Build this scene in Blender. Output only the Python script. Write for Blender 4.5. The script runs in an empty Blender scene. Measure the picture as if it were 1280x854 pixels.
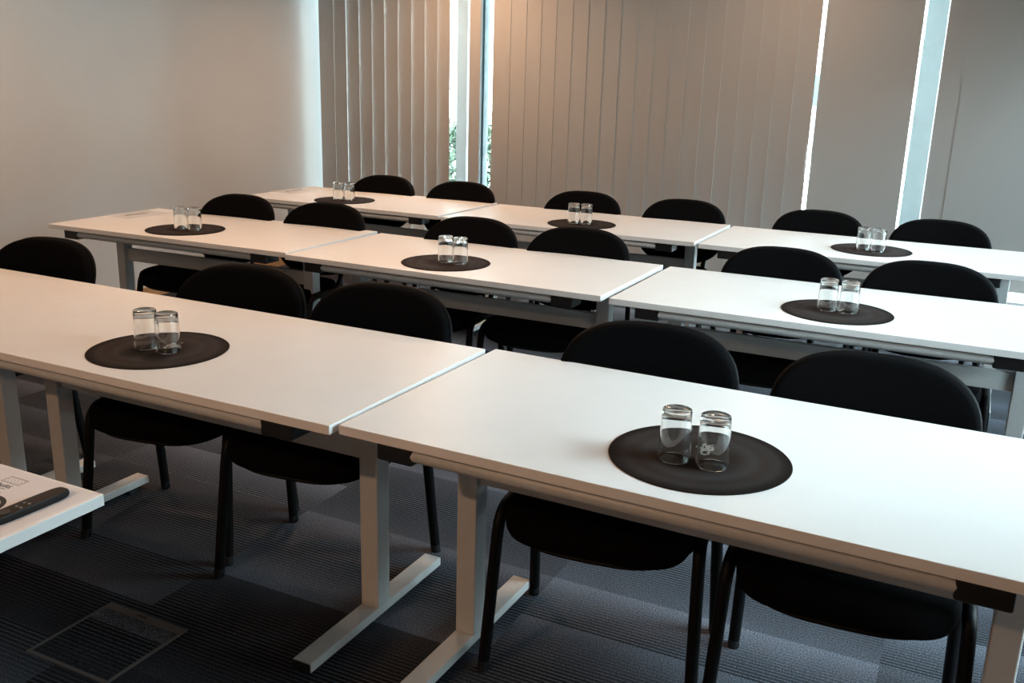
import bpy, bmesh, math, random
from mathutils import Vector, Matrix
PI = math.pi
sc = bpy.context.scene
C = sc.collection
random.seed(7)

# ------------------------------------------------------------------ materials
def mat(name, col, rough=.5, metal=0., spec=.5, noise=0., nscale=40., bump=0., bscale=200., trans=0., emis=None, sheen=0.):
    m = bpy.data.materials.new(name); m.use_nodes = True
    nt = m.node_tree; N = nt.nodes; L = nt.links
    b = N['Principled BSDF']
    b.inputs['Base Color'].default_value = (*col, 1)
    b.inputs['Roughness'].default_value = rough
    b.inputs['Metallic'].default_value = metal
    b.inputs['Specular IOR Level'].default_value = spec
    if sheen: b.inputs['Sheen Weight'].default_value = sheen
    tc = N.new('ShaderNodeTexCoord')
    if noise:
        n = N.new('ShaderNodeTexNoise'); n.inputs['Scale'].default_value = nscale; n.inputs['Detail'].default_value = 4
        L.new(tc.outputs['Object'], n.inputs['Vector'])
        r = N.new('ShaderNodeValToRGB')
        a = tuple(c*(1-noise) for c in col); z = tuple(min(1, c*(1+noise)) for c in col)
        r.color_ramp.elements[0].color = (*a, 1); r.color_ramp.elements[1].color = (*z, 1)
        r.color_ramp.elements[0].position = .3; r.color_ramp.elements[1].position = .7
        L.new(n.outputs['Fac'], r.inputs['Fac']); L.new(r.outputs['Color'], b.inputs['Base Color'])
    if bump:
        n2 = N.new('ShaderNodeTexNoise'); n2.inputs['Scale'].default_value = bscale
        L.new(tc.outputs['Object'], n2.inputs['Vector'])
        bp = N.new('ShaderNodeBump'); bp.inputs['Strength'].default_value = bump; bp.inputs['Distance'].default_value = .001
        L.new(n2.outputs['Fac'], bp.inputs['Height']); L.new(bp.outputs['Normal'], b.inputs['Normal'])
    if emis:
        b.inputs['Emission Color'].default_value = (*emis[0], 1); b.inputs['Emission Strength'].default_value = emis[1]
    if trans:
        t = N.new('ShaderNodeBsdfTranslucent'); t.inputs['Color'].default_value = (*col, 1)
        mx = N.new('ShaderNodeMixShader'); mx.inputs['Fac'].default_value = trans
        L.new(b.outputs[0], mx.inputs[1]); L.new(t.outputs[0], mx.inputs[2])
        L.new(mx.outputs[0], N['Material Output'].inputs['Surface'])
    return m

M = {}
M['top'] = mat('white_laminate', (.84, .82, .80), .34, noise=.012, nscale=9, bump=.02, bscale=900)
M['edge'] = M['top']
M['steel'] = mat('silver_grey_powder_coat', (.50, .505, .495), .42, noise=.03, nscale=60, bump=.05, bscale=1500)
M['blackp'] = mat('black_plastic', (.006, .006, .007), .45, noise=.1)
M['fabric'] = mat('black_upholstery', (.0022, .0022, .0026), .95, spec=.06, noise=.25, nscale=500, bump=.25, bscale=900)
M['shell'] = mat('black_seat_shell', (.004, .004, .0045), .6, spec=.15, noise=.1)
M['frame'] = mat('black_lacquered_tube', (.003, .003, .0035), .5, spec=.14, noise=.1)
M['mat'] = None
M['slat'] = mat('blind_fabric', (.48, .465, .445), .85, spec=.15, noise=.02, nscale=300, bump=.1, bscale=1200, trans=.06)
M['wall'] = mat('painted_wall', (.62, .61, .60), .85, spec=.2, noise=.015, nscale=3, bump=.06, bscale=260)
M['ceil'] = mat('ceiling_paint', (.45, .43, .41), .9, spec=.2, noise=.02, nscale=5)
M['oak'] = mat('oak_skirting', (.50, .27, .12), .5, noise=.15, nscale=18)
M['frame_w'] = mat('pale_window_frame', (.42, .48, .50), .4, noise=.02)
M['gasket'] = mat('dark_teal_gasket', (.02, .05, .06), .5, noise=.1)
M['radiator'] = mat('white_radiator_enamel', (.86, .87, .88), .35, noise=.01)
M['grille'] = mat('grey_grille_slots', (.10, .10, .11), .6, noise=.1)
M['paper'] = mat('white_paper', (.78, .76, .78), .55, noise=.01)
M['paper_g'] = mat('glossy_paper', (.80, .79, .80), .22, noise=.01)
M['ink'] = mat('black_ink', (.012, .011, .012), .6, noise=.1)
M['remote'] = mat('black_remote_plastic', (.006, .0055, .006), .5, spec=.25, noise=.1)
M['button'] = mat('grey_rubber_button', (.22, .21, .22), .5, noise=.05)
M['silver'] = mat('silver_print', (.24, .23, .21), .4, metal=.3, noise=.1, nscale=400)
M['hedge'] = mat('hedge_leaves', (.045, .07, .04), .7, noise=.5, nscale=30)
M['trunk'] = mat('hedge_stems', (.10, .07, .05), .8, noise=.2)
M['facade'] = mat('pale_facade_panels', (.80, .80, .78), .7, noise=.03, nscale=2)
M['joint'] = mat('facade_joint', (.22, .24, .26), .6, noise=.1)
M['bglass'] = mat('dark_teal_window', (.05, .14, .16), .1, noise=.1)
M['ground'] = mat('pale_paving', (.45, .45, .43), .85, noise=.08, nscale=3)
M['lampring'] = mat('white_lamp_ring', (.8, .8, .8), .4, noise=.01)
M['lampglow'] = mat('warm_lamp_diffuser', (.9, .8, .7), .5, emis=((1, .55, .27), 6))
M['brass'] = mat('floor_box_trim', (.085, .075, .068), .5, noise=.1)
M['post'] = mat('dark_blue_post', (.05, .08, .12), .5, noise=.1)

def glass_mat():
    m = bpy.data.materials.new('clear_glass'); m.use_nodes = True
    nt = m.node_tree; N = nt.nodes; L = nt.links
    b = N['Principled BSDF']
    b.inputs['Base Color'].default_value = (.97, .985, .98, 1)
    b.inputs['Roughness'].default_value = .01
    b.inputs['IOR'].default_value = 1.5
    b.inputs['Transmission Weight'].default_value = 1
    return m
M['glass'] = glass_mat()

def pane_mat():
    m = bpy.data.materials.new('window_pane'); m.use_nodes = True
    nt = m.node_tree; N = nt.nodes; L = nt.links
    N.remove(N['Principled BSDF'])
    t = N.new('ShaderNodeBsdfTransparent'); t.inputs['Color'].default_value = (.90, .97, .96, 1)
    g = N.new('ShaderNodeBsdfGlossy'); g.inputs['Roughness'].default_value = .02
    f = N.new('ShaderNodeFresnel'); f.inputs['IOR'].default_value = 1.45
    mx = N.new('ShaderNodeMixShader')
    L.new(f.outputs[0], mx.inputs[0]); L.new(t.outputs[0], mx.inputs[1]); L.new(g.outputs[0], mx.inputs[2])
    L.new(mx.outputs[0], N['Material Output'].inputs['Surface'])
    return m
M['pane'] = pane_mat()

def placemat_mat():
    m = bpy.data.materials.new('ringed_brown_placemat'); m.use_nodes = True
    nt = m.node_tree; N = nt.nodes; L = nt.links
    b = N['Principled BSDF']; b.inputs['Roughness'].default_value = .75; b.inputs['Specular IOR Level'].default_value = .12
    tc = N.new('ShaderNodeTexCoord'); sx = N.new('ShaderNodeSeparateXYZ'); L.new(tc.outputs['Object'], sx.inputs[0])
    cb = N.new('ShaderNodeCombineXYZ'); L.new(sx.outputs[0], cb.inputs[0]); L.new(sx.outputs[1], cb.inputs[1])
    ln = N.new('ShaderNodeVectorMath'); ln.operation = 'LENGTH'; L.new(cb.outputs[0], ln.inputs[0])
    mr = N.new('ShaderNodeMapRange'); mr.inputs['From Max'].default_value = .21; L.new(ln.outputs['Value'], mr.inputs['Value'])
    r = N.new('ShaderNodeValToRGB'); r.color_ramp.interpolation = 'B_SPLINE'
    a = (.024, .013, .009); d = (.040, .034, .033); e = (.010, .006, .005)
    el = r.color_ramp.elements; el[0].position = 0; el[0].color = (*a, 1); el[1].position = 1; el[1].color = (*e, 1)
    for p, c in ((.22, a), (.30, e), (.42, a), (.55, d), (.62, d), (.70, a), (.82, d), (.90, e)):
        q = el.new(p); q.color = (*c, 1)
    L.new(mr.outputs[0], r.inputs['Fac'])
    n = N.new('ShaderNodeTexNoise'); n.inputs['Scale'].default_value = 350; L.new(tc.outputs['Object'], n.inputs['Vector'])
    mx = N.new('ShaderNodeMix'); mx.data_type = 'RGBA'; mx.blend_type = 'MULTIPLY'; mx.inputs['Factor'].default_value = .2
    L.new(r.outputs['Color'], mx.inputs['A']); L.new(n.outputs['Fac'], mx.inputs['B'])
    L.new(mx.outputs['Result'], b.inputs['Base Color'])
    bp = N.new('ShaderNodeBump'); bp.inputs['Strength'].default_value = .3; bp.inputs['Distance'].default_value = .0006
    L.new(n.outputs['Fac'], bp.inputs['Height']); L.new(bp.outputs['Normal'], b.inputs['Normal'])
    return m
M['mat'] = placemat_mat()

def carpet_mat():
    m = bpy.data.materials.new('striped_carpet_tiles'); m.use_nodes = True
    nt = m.node_tree; N = nt.nodes; L = nt.links
    b = N['Principled BSDF']; b.inputs['Roughness'].default_value = .95; b.inputs['Specular IOR Level'].default_value = .15
    def math_(op, a, c=None, clamp=False):
        n = N.new('ShaderNodeMath'); n.operation = op; n.use_clamp = clamp
        for i, v in enumerate((a, c)):
            if v is None: continue
            if isinstance(v, (int, float)): n.inputs[i].default_value = v
            else: L.new(v, n.inputs[i])
        return n.outputs[0]
    tc = N.new('ShaderNodeTexCoord'); s = N.new('ShaderNodeSeparateXYZ'); L.new(tc.outputs['Object'], s.inputs[0])
    X, Y = s.outputs[0], s.outputs[1]
    ty = math_('DIVIDE', math_('ADD', Y, 20 - 2.058), .25)
    iy = math_('FLOOR', ty); fy = math_('FRACT', ty)
    wn0 = N.new('ShaderNodeTexWhiteNoise'); wn0.noise_dimensions = '1D'; L.new(math_('FLOOR', math_('DIVIDE', iy, 2)), wn0.inputs['W'])
    off = math_('MULTIPLY', math_('FLOOR', math_('MULTIPLY', wn0.outputs['Value'], 2)), .5)
    tx = math_('ADD', math_('DIVIDE', math_('ADD', X, 20.325), 1.0), off)
    ix = math_('FLOOR', tx)
    cb = N.new('ShaderNodeCombineXYZ'); L.new(ix, cb.inputs[0]); L.new(iy, cb.inputs[1])
    wn = N.new('ShaderNodeTexWhiteNoise'); wn.noise_dimensions = '2D'; L.new(cb.outputs[0], wn.inputs['Vector'])
    sr = N.new('ShaderNodeSeparateColor'); L.new(wn.outputs['Color'], sr.inputs[0])
    # stripes
    st = math_('SINE', math_('MULTIPLY', Y, 2*PI/.0150))
    st = math_('MULTIPLY', math_('ADD', st, 1), .5)
    st = math_('POWER', st, 1.7)
    # stripe strength ramps across the tile, direction by random
    flip = math_('GREATER_THAN', sr.outputs[1], .5)
    g = math_('ABSOLUTE', math_('SUBTRACT', flip, fy))
    amp = math_('MULTIPLY', math_('SUBTRACT', g, .12, True), 1.15, True)
    base = math_('ADD', .22, math_('MULTIPLY', sr.outputs[0], .95))
    n = N.new('ShaderNodeTexNoise'); n.inputs['Scale'].default_value = 260; n.inputs['Detail'].default_value = 4
    L.new(tc.outputs['Object'], n.inputs['Vector'])
    n3 = N.new('ShaderNodeTexNoise'); n3.inputs['Scale'].default_value = 5
    L.new(tc.outputs['Object'], n3.inputs['Vector'])
    v = math_('MULTIPLY', base, math_('SUBTRACT', 1.15, math_('MULTIPLY', g, .75)))
    v = math_('ADD', math_('MULTIPLY', v, math_('SUBTRACT', 1, math_('MULTIPLY', amp, .72))), math_('MULTIPLY', math_('MULTIPLY', st, amp), .85))
    v = math_('MULTIPLY', v, math_('MAXIMUM', math_('ADD', -1.7, math_('MULTIPLY', n.outputs['Fac'], 5.4)), .12))
    v = math_('MULTIPLY', v, math_('ADD', .8, math_('MULTIPLY', n3.outputs['Fac'], .4)))
    sc_ = N.new('ShaderNodeVectorMath'); sc_.operation = 'SCALE'; sc_.inputs[0].default_value = CARPET
    L.new(v, sc_.inputs['Scale']); L.new(sc_.outputs[0], b.inputs['Base Color'])
    bp = N.new('ShaderNodeBump'); bp.inputs['Strength'].default_value = .35; bp.inputs['Distance'].default_value = .002
    L.new(math_('ADD', n.outputs['Fac'], math_('MULTIPLY', math_('MULTIPLY', st, amp), .8)), bp.inputs['Height']); L.new(bp.outputs['Normal'], b.inputs['Normal'])
    return m
CARPET = (.084, .092, .112)
M['carpet'] = carpet_mat()

# ------------------------------------------------------------------ mesh helpers
def obj(name, bm, m, parent=None, smooth=False, loc=None, rotz=0.):
    me = bpy.data.meshes.new(name)
    bm.normal_update(); bm.to_mesh(me); bm.free()
    for mm in (m if isinstance(m, (list, tuple)) else [m]): me.materials.append(mm)
    if smooth:
        for p in me.polygons: p.use_smooth = True
        me.set_sharp_from_angle(angle=math.radians(42))
    o = bpy.data.objects.new(name, me); C.objects.link(o)
    if parent: o.parent = parent
    if loc: o.location = loc
    o.rotation_euler.z = rotz
    return o

def thing(name, label, cat, loc=(0, 0, 0), rotz=0., group=None):
    o = bpy.data.objects.new(name, None); C.objects.link(o)
    o.empty_display_size = .1
    o.location = loc; o.rotation_euler = (0, 0, rotz)
    tag(o, label, cat, group)
    return o

def tag(o, label=None, cat=None, group=None, kind=None):
    if label: o['label'] = label
    if cat: o['category'] = cat
    if group: o['group'] = group
    if kind: o['kind'] = kind
    return o

def box(bm, x0, x1, y0, y1, z0, z1, bev=0., seg=2):
    vs = [bm.verts.new(p) for p in ((x0,y0,z0),(x1,y0,z0),(x1,y1,z0),(x0,y1,z0),(x0,y0,z1),(x1,y0,z1),(x1,y1,z1),(x0,y1,z1))]
    fs = [bm.faces.new([vs[i] for i in f]) for f in ((3,2,1,0),(4,5,6,7),(0,1,5,4),(1,2,6,5),(2,3,7,6),(3,0,4,7))]
    if bev:
        es = list({e for f in fs for e in f.edges})
        bmesh.ops.bevel(bm, geom=es, offset=bev, segments=seg, profile=.5, affect='EDGES')
    return bm

def B(*a, **k):
    bm = bmesh.new(); return box(bm, *a, **k)

def bez(pts, n=6):
    """Catmull-Rom through pts"""
    P = [Vector(p) for p in pts]; out = []
    Q = [P[0]*2-P[1]] + P + [P[-1]*2-P[-2]]
    for i in range(1, len(Q)-2):
        for k in range(n):
            t = k/n; a, b, c, d = Q[i-1], Q[i], Q[i+1], Q[i+2]
            out.append(.5*((2*b)+(c-a)*t+(2*a-5*b+4*c-d)*t*t+(3*b-a-3*c+d)*t**3))
    out.append(P[-1]); return out

def tube(bm, pts, ra, rb=None, seg=12, ref=(1, 0, 0), caps=True):
    """tube with an elliptical section: rb along ref-ish axis, ra the other"""
    rb = rb or ra
    P = [Vector(p) for p in pts]; rings = []
    ref = Vector(ref)
    for i, p in enumerate(P):
        t = (P[min(i+1, len(P)-1)]-P[max(i-1, 0)]).normalized()
        u = (ref - t*ref.dot(t)).normalized(); v = t.cross(u)
        rings.append([bm.verts.new(p+u*(rb*math.cos(2*PI*k/seg))+v*(ra*math.sin(2*PI*k/seg))) for k in range(seg)])
    for a, b in zip(rings, rings[1:]):
        for k in range(seg):
            bm.faces.new((a[k], a[(k+1) % seg], b[(k+1) % seg], b[k]))
    if caps:
        bm.faces.new(rings[0][::-1]); bm.faces.new(rings[-1])
    bmesh.ops.recalc_face_normals(bm, faces=bm.faces[:])
    return bm

def lathe(bm, prof, seg=40, closed=True):
    rings = []
    for r, z in prof:
        if r < 1e-6: rings.append([bm.verts.new((0, 0, z))])
        else: rings.append([bm.verts.new((r*math.cos(2*PI*k/seg), r*math.sin(2*PI*k/seg), z)) for k in range(seg)])
    for a, b in zip(rings, rings[1:]):
        for k in range(seg):
            k2 = (k+1) % seg
            if len(a) == 1 and len(b) == 1: continue
            if len(a) == 1: bm.faces.new((a[0], b[k2], b[k]))
            elif len(b) == 1: bm.faces.new((a[k], a[k2], b[0]))
            else: bm.faces.new((a[k], a[k2], b[k2], b[k]))
    bmesh.ops.recalc_face_normals(bm, faces=bm.faces[:])
    return bm

def pad(bm, outline, thick, place, inset=.35, rings=5, crown=0.):
    """soft pad from an outline function outline(t)->(u,v) unit; place(u,v,w)->xyz, w from -thick/2..thick/2"""
    n = 56
    O = [outline(2*PI*k/n) for k in range(n)]
    layers = []
    m = 6
    # rounded rim: from bottom centre to top centre
    prof = [(0, -.5)] + [(s, -.5) for s in (.35, .7, .88)]
    for i in range(0, m+1):
        a = -PI/2 + PI*i/m
        prof.append((.95+.05*math.cos(a), .5*math.sin(a)))
    prof += [(s, .5) for s in (.88, .7, .35)] + [(0, .5)]
    for s, w in prof:
        cw = w + (crown*(1-s*s) if w > 0 else 0)
        if s == 0: layers.append([bm.verts.new(place(0, 0, cw*thick))])
        else: layers.append([bm.verts.new(place(u*s, v*s, cw*thick)) for u, v in O])
    for a, b in zip(layers, layers[1:]):
        for k in range(n):
            k2 = (k+1) % n
            if len(a) == 1: bm.faces.new((a[0], b[k2], b[k]))
            elif len(b) == 1: bm.faces.new((a[k], a[k2], b[0]))
            else: bm.faces.new((a[k], a[k2], b[k2], b[k]))
    bmesh.ops.recalc_face_normals(bm, faces=bm.faces[:])
    return bm

def supere(e, topflat=1.):
    def f(t):
        c, s = math.cos(t), math.sin(t)
        return (math.copysign(abs(c)**(2/e), c), math.copysign(abs(s)**(2/e), s))
    return f

def struct(name, bm, m, parent=None, **k):
    o = obj(name, bm, m, parent, **k)
    if not parent: o['kind'] = 'structure'
    return o

def copy_tree(o, parent=None):
    c = o.copy(); C.objects.link(c); c.parent = parent
    for ch in list(o.children): copy_tree(ch, c)
    return c

# ------------------------------------------------------------------ room
XL, XR, YN, YF, ZC = -4.47, 2.3, -2.6, 6.95, 2.75
struct('floor', B(XL-.2, XR+.2, YN-.2, YF-.1, -.1, 0), M['carpet'])
cl = struct('ceiling', B(XL-.2, XR+.2, YN-.2, YF+.1, ZC, ZC+.1), M['ceil'])
struct('wall_left', B(XL-.2, XL, YN-.2, YF, 0, ZC), M['wall'])
struct('wall_near', B(XL, XR, YN-.2, YN, 0, ZC), M['wall'])
struct('baseboard_left', B(XL, XL+.016, YN, 6.5, 0, .075, bev=.003), M['oak'])
# right wall: piers, sill and lintel around three tall windows
bm = bmesh.new()
RW = [(1.5, 3.2), (3.4, 5.1), (5.3, 6.4)]
SILL, HEAD = .12, 2.55
box(bm, XR, XR+.2, YN, YF-.1, 0, SILL); box(bm, XR, XR+.2, YN, YF-.1, HEAD, ZC)
ys = [YN] + [v for w in RW for v in w] + [YF-.1]
for a, b in zip(ys[0::2], ys[1::2]): box(bm, XR, XR+.2, a, b, SILL, HEAD)
struct('wall_right', bm, M['wall'])
for i, (a, b) in enumerate(RW):
    bm = bmesh.new(); f = .05
    box(bm, XR+.05, XR+.12, a, b, SILL, SILL+f); box(bm, XR+.05, XR+.12, a, b, HEAD-f, HEAD)
    for y in (a, (a+b)/2-f/2, b-f): box(bm, XR+.05, XR+.12, y, y+f, SILL+f, HEAD-f)
    w = struct('window_%d' % (i+2), bm, M['frame_w'])
    obj('pane', B(XR+.08, XR+.086, a+f, b-f, SILL+f, HEAD-f), M['pane'], w)

# far window wall: floor to ceiling glazing with uprights
struct('wall_far', B(XL, XR, YF-.12, YF, 2.62, ZC), M['wall'])
bm = bmesh.new()
WY = 6.68
box(bm, XL, XR, WY-.04, WY+.06, 0, .06); box(bm, XL, XR, WY-.04, WY+.06, 2.56, 2.62)
for a, b in ((-3.155, -3.06), (-1.40, -1.33), (.284, .410), (1.5, 1.57)):
    box(bm, a, b, WY-.07, WY+.06, .06, 2.56, bev=.004)
win = struct('window_1', bm, M['frame_w'])
bm = bmesh.new()
for a, b in ((XL, -3.155), (-3.06, -1.40), (-1.33, .284), (.410, 1.5), (1.57, XR)):
    box(bm, a, b, WY+.01, WY+.016, .06, 2.56)
obj('pane', bm, M['pane'], win)
bm = bmesh.new()
box(bm, -2.975, -2.945, WY-.03, WY+.05, .06, 2.56)
obj('sash', bm, M['frame_w'], win)
bm = bmesh.new()
box(bm, -2.945, -2.925, WY-.03, WY+.05, .06, 2.56)
obj('gasket', bm, M['gasket'], win)

# ------------------------------------------------------------------ vertical blinds
BY = 6.45
def blind(name, label, edges, zb, tilt=0., width=None, over=.012, bow=.004):
    t = thing(name, label, 'blind', ((edges[0]+edges[-1])/2, BY, 0), 0, 'vertical blinds along the window wall')
    cx = (edges[0]+edges[-1])/2
    obj('headrail', B(edges[0]-cx-.02, edges[-1]-cx+.02, -.025, .025, 2.60, 2.645, bev=.004), M['frame_w'], t)
    for i, (a, b) in enumerate(zip(edges, edges[1:])):
        w = (width or (b-a+over)); c = (a+b)/2
        tl = tilt if not callable(tilt) else tilt(i)
        bm = bmesh.new(); n = 6; th = .0012
        # slightly bowed cloth slat with a stitched bottom pocket
        rows = []
        for zz in (zb, zb+.03, 2.60):
            r = []
            for k in range(n+1):
                u = (k/n-.5)*w; r.append((u, bow*(1-(2*k/n-1)**2)*(1 if zz > zb+.01 else .7)))
            rows.append((zz, r))
        g = {}
        for s in (0, 1):
            for j, (zz, r) in enumerate(rows):
                for k, (u, v) in enumerate(r):
                    g[s, j, k] = bm.verts.new((u, v+(th if s else -th), zz))
        for j in range(2):
            for k in range(n):
                bm.faces.new((g[0,j,k], g[0,j,k+1], g[0,j+1,k+1], g[0,j+1,k]))
                bm.faces.new((g[1,j,k+1], g[1,j,k], g[1,j+1,k], g[1,j+1,k+1]))
            bm.faces.new((g[0,j,0], g[0,j+1,0], g[1,j+1,0], g[1,j,0]))
            bm.faces.new((g[0,j,n], g[1,j,n], g[1,j+1,n], g[0,j+1,n]))
        for k in range(n):
            bm.faces.new((g[0,0,k], g[1,0,k], g[1,0,k+1], g[0,0,k+1])); bm.faces.new((g[0,2,k], g[0,2,k+1], g[1,2,k+1], g[1,2,k]))
        bmesh.ops.recalc_face_normals(bm, faces=bm.faces[:])
        o = obj('slat' if b-a < .2 else 'fabric_panel', bm, M['slat'], t, smooth=True)
        o.location = (c-cx, 0, 0); o.rotation_euler.z = tl
    return t
LE = [-4.385, -4.245, -4.113, -3.986, -3.862, -3.739, -3.61, -3.483, -3.358, -3.242, -3.127]
blind('vertical_blind', 'half-turned grey slat blind next to the left wall with light leaking between its slats', LE, .345, tilt=lambda i: -math.radians(3 if i < 1 else 8.5), over=.014)
blind('vertical_blind', 'single hanging blind slat in the bright gap between the two wide blinds', [-2.951, -2.854], .345, over=0)
ME = [-2.744, -2.600, -2.469, -2.348, -2.226, -2.097, -1.973, -1.847, -1.723, -1.597, -1.471, -1.348, -1.222, -1.096, -0.97, -0.84, -0.719, -0.604, -0.474, -0.338]
blind('vertical_blind', 'widest closed slat blind, behind the middle of the back row', ME, .22, tilt=lambda i: -math.radians(1.6 if i < 6 else 2.9), over=.0065, bow=.0025)
E2 = [-.308, .280]
blind('vertical_blind', 'smooth fabric blind panel between the slim bright slit and the pale window upright', E2, .30, tilt=0., over=0., bow=.0008)
E3 = [.424, .552, 1.13, 1.71, 2.27]
blind('vertical_blind', 'smooth fabric blind at the right end, right of the pale window upright', E3, .345, tilt=math.radians(.25), over=.006, bow=.0008)
# pull cord in the narrow slit
bm = bmesh.new()
tube(bm, bez([(-.30, 6.405, 2.6), (-.302, 6.405, 1.6), (-.303, 6.405, 1.15), (-.318, 6.405, .97), (-.335, 6.405, 1.0), (-.335, 6.405, 1.2)], 6), .0022, seg=6)
tag(obj('pull_cord', bm, M['radiator'], smooth=True), 'thin white blind cord hanging looped in the narrow bright slit', 'cord')

# ------------------------------------------------------------------ radiator covers
def radiator(x0, x1, label):
    t = thing('radiator', label, 'radiator', (x0, 6.36, 0), 0, 'low white radiators under the window')
    w = x1-x0
    bm = bmesh.new()
    box(bm, 0, w, 0, .27, .05, .30, bev=.004)
    box(bm, .05, .12, .03, .24, 0, .05); box(bm, w-.12, w-.05, .03, .24, 0, .05)
    obj('casing', bm, M['radiator'], t)
    bm = bmesh.new(); n = int(min(w/.022, 90)); p = w/n
    for i in range(n): box(bm, i*p+p*.25, i*p+p*.7, -.0008, .0, .262, .285)
    for i in range(n): box(bm, i*p+p*.25, i*p+p*.7, -.0008, .0, .225, .250)
    obj('grille', bm, M['grille'], t)
    return t
radiator(-4.50, -3.05, 'low white radiator under the half-turned blind by the left wall')
radiator(.80, 2.25, 'low white radiator with slotted grille under the blind at the right end')

# ------------------------------------------------------------------ outside
struct('ground', B(-40, 25, YF-.1, 40, -.32, -.25), M['ground'])
def hedge(x0, x1, y0, y1, h, label):
    rnd = random.Random(3); bm = bmesh.new()
    vol = 0
    for _ in range(22000):
        # leaves spread over the hedge's outer shell
        f = rnd.random(); x = rnd.uniform(x0, x1)
        if f < .6: y = y0+rnd.gauss(0, .05); z = rnd.uniform(-.25, h)
        elif f < .85: y = rnd.uniform(y0, y1); z = h+rnd.gauss(0, .04)
        else: y = rnd.uniform(y0, y1); z = rnd.uniform(-.2, h)
        s = rnd.uniform(.03, .06); c = Vector((x, y, z))
        u = Vector((rnd.gauss(0, 1), rnd.gauss(0, 1), rnd.gauss(0, 1))).normalized()
        v = u.cross(Vector((rnd.gauss(0, 1), rnd.gauss(0, 1), rnd.gauss(0, 1)))).normalized()
        q = [c-u*s, c+v*s*.5, c+u*s, c-v*s*.5]
        bm.faces.new([bm.verts.new(p) for p in q])
    t = thing('hedge', label, 'hedge', (0, 0, 0))
    o = obj('foliage', bm, M['hedge'], t)
    bm = bmesh.new()
    x = x0+.1
    while x < x1:
        tube(bm, bez([(x, (y0+y1)/2, -.28), (x+.03, (y0+y1)/2, .1), (x-.02, (y0+y1)/2+.05, h*.8)], 3), .02, seg=6); x += .35
    obj('stems', bm, M['trunk'], t)
hedge(-9.5, -2.6, 9.2, 10.0, 1.0, 'clipped green hedge outside, seen through the tall gap between the blinds')
bt = thing('office_building', 'pale panelled building across the yard, seen through the gaps in the blinds', 'building', (-8, 20, -.25))
obj('wall', B(-22, 22, 0, 6, 0, 9), M['facade'], bt)
bm = bmesh.new()
for z in (1.6, 3.05, 3.5, 5.2): box(bm, -22, 22, -.01, 0, z, z+.035)
obj('panel_joints', bm, M['joint'], bt)
for i in range(7):
    x = -11.6+i*3.3-.0
    wf = obj('window', B(x, x+1.5, -.03, .0, 1.45, 1.85+.3), M['frame_w'], bt)
    obj('pane', B(x+.05, x+1.45, -.036, -.03, 1.5, 2.1), M['bglass'], wf)
tag(obj('bollard', tube(bmesh.new(), [(-6.95, 14, -.25), (-6.95, 14, 1.0)], .05, seg=12), M['post'], smooth=True), 'small dark post standing outside above the hedge line', 'post')

# ------------------------------------------------------------------ tables
def make_table():
    t = thing('training_table', '', 'table')
    obj('tabletop', B(0, 1.6, 0, .8, .715, .74, bev=.0015, seg=2), M['top'], t)
    for cx, s in ((.185, 1), (1.493, -1)):
        obj('leg', B(cx-.03, cx+.03, .308, .37, .052, .70, bev=.004), M['steel'], t)
        f = obj('foot', B(cx-.03, cx+.03, -.005, .665, .026, .054, bev=.003), M['steel'], t)
        obj('end_cap', B(cx-.0285, cx+.0285, -.009, -.004, .0275, .0525, bev=.001), M['blackp'], f)
        for y in (.05, .60):
            bm = bmesh.new()
            tube(bm, [(cx-.016, y, .0235), (cx+.016, y, .0235)], .0235, seg=20, ref=(0, 0, 1))
            obj('castor', bm, M['blackp'], f, smooth=True)
        # black folding bracket: arm across the depth with a block holding the rail
        bm = bmesh.new()
        bx = cx-.045 if s > 0 else cx-.115
        bx = .105 if s > 0 else 1.375
        box(bm, bx, bx+.10, .008, .11, .669, .715, bev=.006)
        box(bm, bx+.01, bx+.06, .10, .72, .688, .715, bev=.004)
        box(bm, cx-.04, cx+.04, .28, .40, .675, .714, bev=.004)
        obj('bracket', bm, M['blackp'], t)
    obj('crossbeam', B(.215, 1.463, .325, .353, .508, .580, bev=.003), M['steel'], t)
    bm = bmesh.new()
    tube(bm, [(.20, .026, .6945), (1.382, .026, .6945)], .0175, seg=16, ref=(0, 0, 1))
    obj('rail', bm, M['steel'], t, smooth=True)
    bm = bmesh.new()
    for x in (.30, .62, .95, 1.26): box(bm, x, x+.035, .018, .05, .7075, .7155)
    obj('rail_clip', bm, M['blackp'], t)
    return t
R_ = math.radians
tab = make_table()
TG = 'white training tables in three rows'
tabs = {
 'A1': (-2.1925, 1.5008, -.36, "white table in the middle of the front row, one placemat near its left"),
 'A2': (-.5772, 1.5085, -1.21, "nearest white table, at the right of the front row"),
 'A0': (-3.7932, 1.5111, -.36, "white table cut off by the left edge, at the left of the front row"),
 'B1': (-3.7826, 3.2307, 1.28, "white table at the left of the middle row, with a leaflet on its corner"),
 'B2': (-2.1565, 3.2289, -.44, "white table in the centre of the middle row"),
 'B3': (-.5144, 3.1996, -.25, "white table at the right of the middle row"),
 'C1': (-3.8499, 4.8149, -.56, "white table at the left of the back row, by the far corner"),
 'C2': (-2.2095, 4.7675, -.18, "white table in the centre of the back row"),
 'C3': (-.5788, 4.7299, -.05, "white table at the right of the back row"),
}
first = True
for k, (x, y, a, lab) in tabs.items():
    o = tab if first else copy_tree(tab)
    first = False
    o.location = (x, y, 0); o.rotation_euler.z = R_(a); tag(o, lab, 'table', TG)
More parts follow.
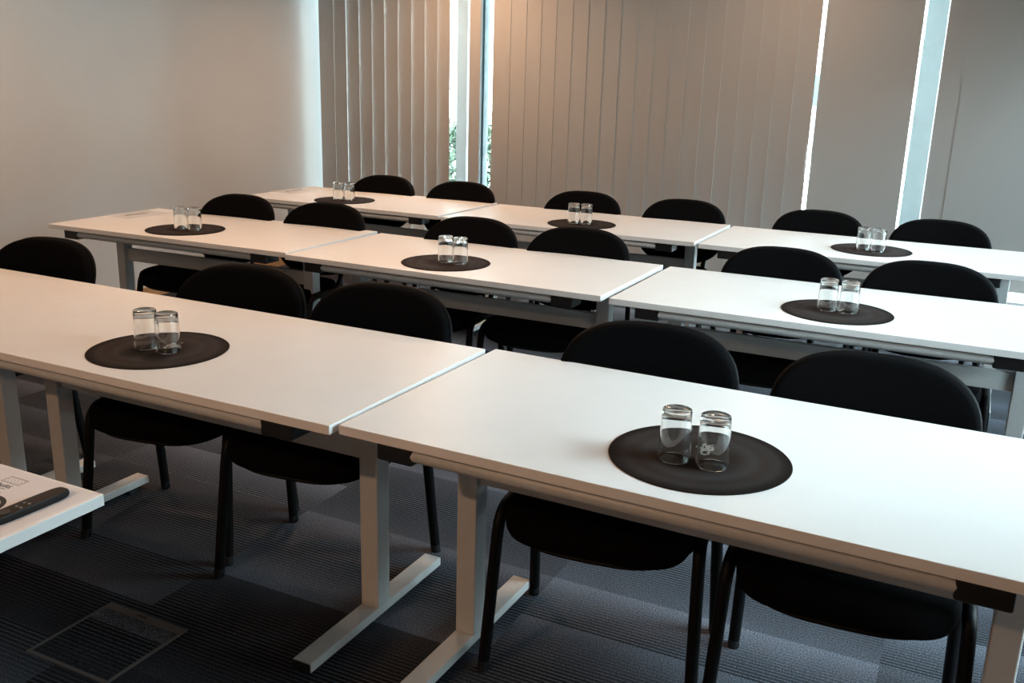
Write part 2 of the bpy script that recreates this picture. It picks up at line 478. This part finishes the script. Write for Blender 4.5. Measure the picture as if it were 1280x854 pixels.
# the presenter's table at the lower left, only its corner in view
pt = thing('presenter_table', 'white table corner at the lower left holding a printed sheet and a black remote', 'table', (-2.343, .156, 0))
obj('tabletop', B(0, 1.6, 0, .8, .715, .74, bev=.0015), M['top'], pt)
for cx in (.2, 1.38):
    obj('leg', B(cx-.03, cx+.03, .34, .40, .052, .70, bev=.004), M['steel'], pt)
    f = obj('foot', B(cx-.03, cx+.03, .06, .66, .026, .054, bev=.003), M['steel'], pt)
    for y in (.12, .60): obj('castor', tube(bmesh.new(), [(cx-.016, y, .0235), (cx+.016, y, .0235)], .0235, seg=20, ref=(0, 0, 1)), M['blackp'], f, smooth=True)
obj('crossbeam', B(.23, 1.35, .355, .383, .540, .612, bev=.003), M['steel'], pt)
obj('underframe', B(.06, 1.56, .05, .75, .70, .715, bev=.003), M['steel'], pt)

# ------------------------------------------------------------------ chairs
def make_chair():
    t = thing('stacking_chair', '', 'chair')
    # seat cushion: wide front, crowned
    def seat(u, v, w):
        x = u*.250*(1-.06*(v > 0)*v*v); y = -.030+v*.225
        return (x, y, (.459)+w-.022*max(0, -v)**3)
    so = obj('seat', pad(bmesh.new(), supere(4.6), .064, seat, crown=.10), M['fabric'], t, smooth=True)
    def shell(u, v, w):
        x = u*.243*(1-.06*(v > 0)*v*v); y = -.030+v*.219
        return (x, y, .424+w-.021*max(0, -v)**3)
    obj('seat_shell', pad(bmesh.new(), supere(3.2), .016, shell), M['shell'], so, smooth=True)
    # backrest: rounded, bowed sideways and leaning back
    def back(u, v, w, ex=1.):
        zz = .673+v*.190*ex; lean = .262+(zz-.49)*.40
        bow = -.022*(u*u)
        return (u*.271*ex*(1-.05*(v < 0)*v*v), lean+bow-w+.0, zz)
    bo = obj('backrest', pad(bmesh.new(), supere(2.75), .042, lambda u, v, w: back(u, v, w), crown=.08), M['fabric'], t, smooth=True)
    obj('back_shell', pad(bmesh.new(), supere(2.75), .014, lambda u, v, w: tuple(Vector(back(u, v, w, 1.012))+Vector((0, .026, 0)))), M['shell'], bo, smooth=True)
    for s in (-1, 1):
        for f in (-1, 1):
            fy = -.215 if f < 0 else .215
            pts = [(s*.282, fy, .004), (s*.268, fy*.78, .38), (s*.266, fy*.73, .425), (s*.264, fy*.60, .452), (s*.264, fy*.35, .456), (s*.264, 0, .456)]
            P = [pts[0]] + bez(pts[1:], 5)
            lg = obj('leg', tube(bmesh.new(), P, .0175, .0165, seg=12), M['frame'], t, smooth=True)
            obj('foot_cap', tube(bmesh.new(), [(s*.2825, fy*1.005, 0), (s*.281, fy*.985, .03)], .0185, .0165, seg=12), M['blackp'], lg, smooth=True)
        up = [(s*.17, .06, .425), (s*.17, .19, .428), (s*.17, .225, .44), (s*.17, .245, .50), (s*.17, .285, .60), (s*.165, .325, .70)]
        obj('back_support', tube(bmesh.new(), bez([(a, b+.027, c) if c > .44 else (a, b, c) for a, b, c in up], 5), .008, .014, seg=10), M['frame'], t, smooth=True)
    for y in (-.10, .12):
        obj('crossbar', tube(bmesh.new(), [(-.264, y, .446), (-.235, y, .412), (.235, y, .412), (.264, y, .446)], .009, seg=10, ref=(0, 0, 1)), M['frame'], t, smooth=True)
    bm = bmesh.new()
    for s in (-1, 1):
        tube(bm, [(s*.276, .07, .456), (s*.290, .07, .456)], .011, seg=12, ref=(0, 0, 1))
    obj('bolt_cap', bm, M['blackp'], t, smooth=True)
    return t
ch = make_chair()
CG = 'black stacking chairs tucked behind the tables'
CH = [
 (-2.70, 2.03, 7, "black padded chair cut off by the left edge, behind the front row's left table"),
 (-1.612, 2.03, 9, "black padded chair at the front row's middle table, left one of two"),
 (-1.012, 2.03, 6, "black padded chair at the front row's middle table, right one of two"),
 (-0.038, 2, 6, "black padded chair at the front row's right table, left one of two"),
 (0.58, 2, 3, "black padded chair at the front row's right table, right one of two"),
 (-3.165, 3.68, 2, "black padded chair at the middle row's left table, left one of two"),
 (-2.53, 3.68, 2, "black padded chair at the middle row's left table, right one of two"),
 (-1.59, 3.68, 2, "black padded chair at the middle row's centre table, left one of two"),
 (-0.985, 3.68, 2, "black padded chair at the middle row's centre table, right one of two"),
 (0.004, 3.68, 2, "black padded chair at the middle row's right table, left one of two"),
 (0.607, 3.68, 0, "black padded chair at the middle row's right table, right one of two"),
 (-3.17, 5.22, 2, "black padded chair at the back row's left table, left one of two"),
 (-2.515, 5.22, 2, "black padded chair at the back row's left table, right one of two"),
 (-1.59, 5.22, 2, "black padded chair at the back row's centre table, left one of two"),
 (-0.90, 5.22, 2, "black padded chair at the back row's centre table, right one of two"),
 (-0.075, 5.22, 2, "black padded chair at the back row's right table, left one of two"),
 (0.58, 5.22, 0, "black padded chair at the back row's right table, right one of two"),
]
for i, (x, y, a, lab) in enumerate(CH):
    o = ch if i == 0 else copy_tree(ch)
    o.location = (x, y, 0); o.rotation_euler.z = R_(a); tag(o, lab, 'chair', CG)

# ------------------------------------------------------------------ placemats and glasses
EMB = [[(-0.005, 0.037), (0.003, 0.047), (0.014, 0.047), (0.017, 0.039), (0.016, 0.026), (0.008, 0.02), (0.0, 0.024), (-0.005, 0.037)], [(-0.001, 0.054), (-0.005, 0.067), (-0.006, 0.081), (-0.001, 0.084), (0.005, 0.069), (0.01, 0.06)], [(-0.006, 0.045), (0.001, 0.053), (0.012, 0.058), (0.02, 0.051), (0.024, 0.059), (0.022, 0.069), (0.016, 0.066)], [(0.01, 0.063), (0.012, 0.075), (0.017, 0.079), (0.023, 0.084)], [(-0.012, 0.059), (-0.007, 0.05), (-0.006, 0.045)], [(0.015, 0.054), (0.024, 0.051)]]
def make_mat():
    bm = bmesh.new()
    lathe(bm, [(0, 0), (.2045, 0), (.2065, .0015), (.205, .003), (0, .003)], 96)
    o = obj('placemat', bm, M['mat'], smooth=True)
    bm = bmesh.new()
    for ln in EMB:
        P = [Vector((x, y, .0032)) for x, y in ln]
        w = .0032
        for a, b in zip(P, P[1:]):
            d = (b-a).normalized(); n = Vector((-d.y, d.x, 0))*w; a2 = a-d*w*.5; b2 = b+d*w*.5
            lo = [a2-n, b2-n, b2+n, a2+n]; up = Vector((0, 0, .0005))
            vs = [bm.verts.new(p) for p in lo]+[bm.verts.new(p+up) for p in lo]
            for f in ((0,1,2,3),(7,6,5,4),(0,4,5,1),(1,5,6,2),(2,6,7,3),(3,7,4,0)): bm.faces.new([vs[i] for i in f])
    bmesh.ops.recalc_face_normals(bm, faces=bm.faces[:])
    e = obj('emblem', bm, M['silver'], o); e['label'] = 'small silver emblem'
    return o
def make_glass():
    H = .119; ro, rt = .0370, .0338
    prof = [(ro-.0012, 0), (ro, .0012), (ro-.0004, .004)]
    prof += [(ro+(rt-ro)*z/H, z) for z in (.03, .06, .09, .105)]
    prof += [(rt, H-.005), (rt-.0012, H-.0015), (rt-.004, H), (rt-.007, H-.0006), (rt-.012, H-.002), (0, H-.003)]
    inner = [(0, H-.010), (rt-.012, H-.0098), (rt-.006, H-.0105), (rt-.0030, H-.0145)]
    inner += [(ro-.0016+(rt-ro)*z/H*1.1, z) for z in (.09, .06, .03)] + [(ro-.0018, .0015), (ro-.0012, 0)]
    bm = bmesh.new(); lathe(bm, prof+inner, 48)
    bmesh.ops.remove_doubles(bm, verts=bm.verts[:], dist=1e-6)
    bmesh.ops.recalc_face_normals(bm, faces=bm.faces[:])
    return obj('drinking_glass', bm, M['glass'], smooth=True)
PM = [
 ('A1', (-1.428, 1.757), [(-1.472, 1.753), (-1.386, 1.755)], "front row's middle table"),
 ('A2', (.250, 1.750), [(.203, 1.709), (.29, 1.712)], "front row's right table"),
 ('B1', (-3.055, 3.505), [(-3.085, 3.503), (-3.001, 3.520)], "middle row's left table"),
 ('B2', (-1.421, 3.475), [(-1.432, 3.492), (-1.354, 3.489)], "middle row's centre table"),
 ('B3', (.316, 3.455), [(.277, 3.466), (.355, 3.467)], "middle row's right table"),
 ('C1', (-3.145, 5.060), [(-3.189, 5.05), (-3.110, 5.069)], "back row's left table"),
 ('C2', (-1.375, 5.015), [(-1.427, 5.012), (-1.349, 5.021)], "back row's centre table"),
 ('C3', (.267, 5.078), [(.226, 5.053), (.304, 5.032)], "back row's right table"),
]
pm = make_mat(); gl = make_glass(); ng = 0
for i, (k, (x, y), gs, where) in enumerate(PM):
    o = pm if i == 0 else copy_tree(pm)
    if k == 'A1': o.rotation_euler.z = R_(8)
    o.location = (x, y, .7402); tag(o, 'round dark brown placemat on the '+where, 'placemat', 'round dark placemats on the tables')
    for j, (gx, gy) in enumerate(gs):
        g = gl if ng == 0 else gl.copy()
        if ng: C.objects.link(g)
        ng += 1
        g.location = (gx, gy, .7434)
        tag(g, 'clear upturned tumbler on the '+where+', the '+('left' if j == 0 else 'right')+' one of two', 'glass', 'upturned tumblers on the placemats')

# ------------------------------------------------------------------ papers, remote, floor box
def text_bm(s, size, font_ext=.0):
    c = bpy.data.curves.new('t', 'FONT'); c.body = s; c.size = size; c.offset = size*.012; c.extrude = .0001
    o = bpy.data.objects.new('t', c); C.objects.link(o)
    dg = bpy.context.evaluated_depsgraph_get(); me = bpy.data.meshes.new_from_object(o.evaluated_get(dg))
    bm = bmesh.new(); bm.from_mesh(me); bpy.data.objects.remove(o); bpy.data.curves.remove(c); bpy.data.meshes.remove(me)
    return bm
def ring_bm(r0, r1, a0=0, a1=2*PI, z=.0, n=48):
    bm = bmesh.new(); R0 = []; R1 = []
    for k in range(n+1):
        a = a0+(a1-a0)*k/n
        R0.append(bm.verts.new((r0*math.cos(a), r0*math.sin(a), z))); R1.append(bm.verts.new((r1*math.cos(a), r1*math.sin(a), z)))
    for k in range(n): bm.faces.new((R0[k], R1[k], R1[k+1], R0[k+1]))
    return bm
sh = thing('printed_sheet', 'white printed sheet with a dotted logo lying under the remote at the lower left', 'paper', (-.906, .80, .7402))
obj('page', B(-.149, .149, -.105, .105+.043, 0, .0004), M['paper'], sh)
sh.location = (-.903, .800, .7402)
# dotted rectangle of the logo
bm = bmesh.new()
cx0, cy0, w_, h_ = -.945+.903, .911-.800, .050, .023
for i in range(12):
    for j in range(6):
        if 0 < j < 5 and 0 < i < 11 and (i+j) % 2: continue
        x = cx0-w_/2+w_*i/11; y = cy0-h_/2+h_*j/5; s = .0012 if (j in (0, 5) or i in (0, 11)) else .0006
        box(bm, x-s, x+s, y-s, y+s, .0004, .0006)
obj('dotted_logo', bm, M['ink'], sh)
tb = text_bm('ebuild.', .019)
xs = [v.co.x for v in tb.verts]
bmesh.ops.translate(tb, verts=tb.verts[:], vec=(-.922+.903-max(xs), .880-.800, .0006)); obj('wording', tb, M['ink'], sh)
bm = bmesh.new(); box(bm, -.075, -.024, .874-.800, .8755-.800, .0004, .0006); box(bm, -.07, -.017, .859-.800, .8605-.800, .0004, .0006)
obj('small_print', bm, M['ink'], sh)
for r0, r1 in ((.040, .050), (.024, .033), (.0, .012)):
    bm = ring_bm(r0, r1, z=.0006); bmesh.ops.translate(bm, verts=bm.verts[:], vec=(-.905+.903, .800-.800, 0)); obj('printed_ring', bm, M['ink'], sh)

rm = thing('remote_control', 'slim black remote control lying on the printed sheet at the lower left', 'remote', (-.806, .835, .7408), R_(-1.5))
def rp(u, v, w): return (u*.0185, v*.085, .0075+w)
obj('casing', pad(bmesh.new(), supere(4.5), .014, rp, crown=.08), M['remote'], rm, smooth=True)
for (x, y) in ((.0105, -.002), (.021-.0085, -.021), (-.004, -.004), (-.002, -.021)):
    obj('button', tube(bmesh.new(), [(x*.8, y, .0125), (x*.8, y, .0164)], .0028, seg=12, ref=(1, 0, 0)), M['button'], rm, smooth=True)
bm = bmesh.new(); tube(bm, [(0, -.050, .0125), (0, -.050, .0162)], .0125, seg=28); obj('dial', bm, M['blackp'], rm, smooth=True)

def sheet(cx, cy, rz, label):
    t = thing('leaflet', label, 'paper', (cx, cy, .7402), rz, 'leaflets on the left end tables')
    obj('page', B(-.105, .105, -.15, .15, 0, .0004), M['paper_g'], t)
    bm = bmesh.new(); rnd = random.Random(5); y = -.085
    while y < .075:
        w = rnd.uniform(.007, .012); h = rnd.choice((.014, .020, .026))
        box(bm, -.01-h/2, -.01+h/2, y, y+w*.8, .0004, .0006); y += w
    obj('printed_line', bm, M['ink'], t)
    return t
sheet(-3.69, 3.77, R_(-5), 'pale leaflet with a dark printed line on the left end table of the middle row')
sheet(-3.755, 5.29, R_(-5), 'pale leaflet with a dark printed line on the left end table of the back row')

fb = thing('floor_box', 'square floor access panel with a thin frame set in the carpet at the lower left', 'floor box', (-1.286, 1.366, 0))
bm = bmesh.new()
for a in ((-.155, .155, -.145, -.133), (-.155, .155, .115, .145), (-.155, -.145, -.133, .115), (.145, .155, -.133, .115)):
    box(bm, a[0], a[1], a[2], a[3], 0, .004, bev=.001)
obj('trim_frame', bm, M['brass'], fb)
obj('lid', B(-.145, .145, -.133, .115, 0, .0025), M['carpet'], fb)
obj('lifting_slot', B(-.03, .01, .126, .136, .0035, .0045), M['blackp'], fb)

# ------------------------------------------------------------------ lamps
def lamp(x, y, power, label, size=.11):
    t = thing('downlight', label, 'lamp', (x, y, ZC), 0, 'round ceiling downlights')
    bm = ring_bm(size-.015, size+.02, z=-.012)
    ex = bmesh.ops.extrude_face_region(bm, geom=bm.faces[:]); bmesh.ops.translate(bm, verts=[g for g in ex['geom'] if isinstance(g, bmesh.types.BMVert)], vec=(0, 0, .012))
    bmesh.ops.recalc_face_normals(bm, faces=bm.faces[:])
    obj('ring', bm, M['lampring'], t, smooth=True)
    bm = bmesh.new(); lathe(bm, [(0, -.004), (size-.014, -.004), (size-.014, 0), (0, 0)], 32); obj('diffuser', bm, M['lampglow'], t)
    l = bpy.data.lights.new('downlight_light', 'AREA'); l.shape = 'DISK'; l.size = size*1.7; l.energy = power; l.color = WARM
    l.spread = R_(150)
    o = bpy.data.objects.new('downlight_light', l); C.objects.link(o); o.location = (x, y, ZC-.02)
WARM = (1, .60, .36)
LP = [(-2.85, 5.75, 20, 'by the far window gap'), (-.45, 5.7, 7, 'before the wide blind'), (-3.4, 2.9, 11, 'near the left wall'),
      (-1.7, 3.0, 16, 'over the middle row'), (-1.2, -1.5, 52, 'at the near end of the room')]
for x, y, p, w in LP: lamp(x, y, p, 'round warm ceiling downlight '+w)

# ------------------------------------------------------------------ daylight
w = bpy.data.worlds.new('sky'); sc.world = w; w.use_nodes = True
N = w.node_tree.nodes; L = w.node_tree.links
bg = N['Background']; bg.inputs['Color'].default_value = (.66, .86, 1.0, 1); bg.inputs['Strength'].default_value = 41
tc = N.new('ShaderNodeTexCoord'); sx = N.new('ShaderNodeSeparateXYZ'); L.new(tc.outputs['Generated'], sx.inputs[0])
rp_ = N.new('ShaderNodeValToRGB'); rp_.color_ramp.elements[0].position = .60; rp_.color_ramp.elements[0].color = (.045, .05, .052, 1)
rp_.color_ramp.elements[1].position = .74; rp_.color_ramp.elements[1].color = (.77, .89, 1, 1)
mp = N.new('ShaderNodeMapRange'); mp.inputs['From Min'].default_value = -1; L.new(sx.outputs[2], mp.inputs['Value']); L.new(mp.outputs[0], rp_.inputs['Fac'])
L.new(rp_.outputs['Color'], bg.inputs['Color'])
def portal(loc, rot, sx_, sy_):
    l = bpy.data.lights.new('window_portal', 'AREA'); l.shape = 'RECTANGLE'; l.size = sx_; l.size_y = sy_
    o = bpy.data.objects.new('window_portal', l); C.objects.link(o); o.location = loc; o.rotation_euler = rot
    l.cycles.is_portal = True
for a, b in RW: portal((XR+.25, (a+b)/2, (SILL+HEAD)/2), (0, R_(90), 0), HEAD-SILL, b-a)
portal(((XL+XR)/2, YF+.05, 1.3), (R_(-90), 0, 0), XR-XL, 2.5)

# ------------------------------------------------------------------ camera
cam = bpy.data.cameras.new('camera'); co = bpy.data.objects.new('camera', cam); C.objects.link(co)
cam.sensor_width = 36; cam.sensor_fit = 'HORIZONTAL'; cam.lens = 1176.0265/1280*36; cam.clip_start = .05
p, yw, r = R_(15.4304), R_(-25.8997), R_(1.6283)
F = Vector((math.sin(yw)*math.cos(p), math.cos(yw)*math.cos(p), -math.sin(p)))
Rv = Vector((math.cos(yw), -math.sin(yw), 0)); U = Rv.cross(F)
R2 = Rv*math.cos(r)+U*math.sin(r); U2 = -Rv*math.sin(r)+U*math.cos(r)
co.matrix_world = Matrix(((R2.x, U2.x, -F.x, .7346), (R2.y, U2.y, -F.y, -.2419), (R2.z, U2.z, -F.z, 1.5551), (0, 0, 0, 1)))
sc.camera = co

# ------------------------------------------------------------------ view
vs = sc.view_settings
vs.view_transform = 'Standard'; vs.look = 'None'; vs.gamma = 1; vs.use_curve_mapping = False; vs.exposure = 0.25
cy = sc.cycles
cy.use_denoising = True
cy.max_bounces = 10; cy.transmission_bounces = 10; cy.transparent_max_bounces = 12; cy.diffuse_bounces = 5
cy.caustics_refractive = False; cy.caustics_reflective = False
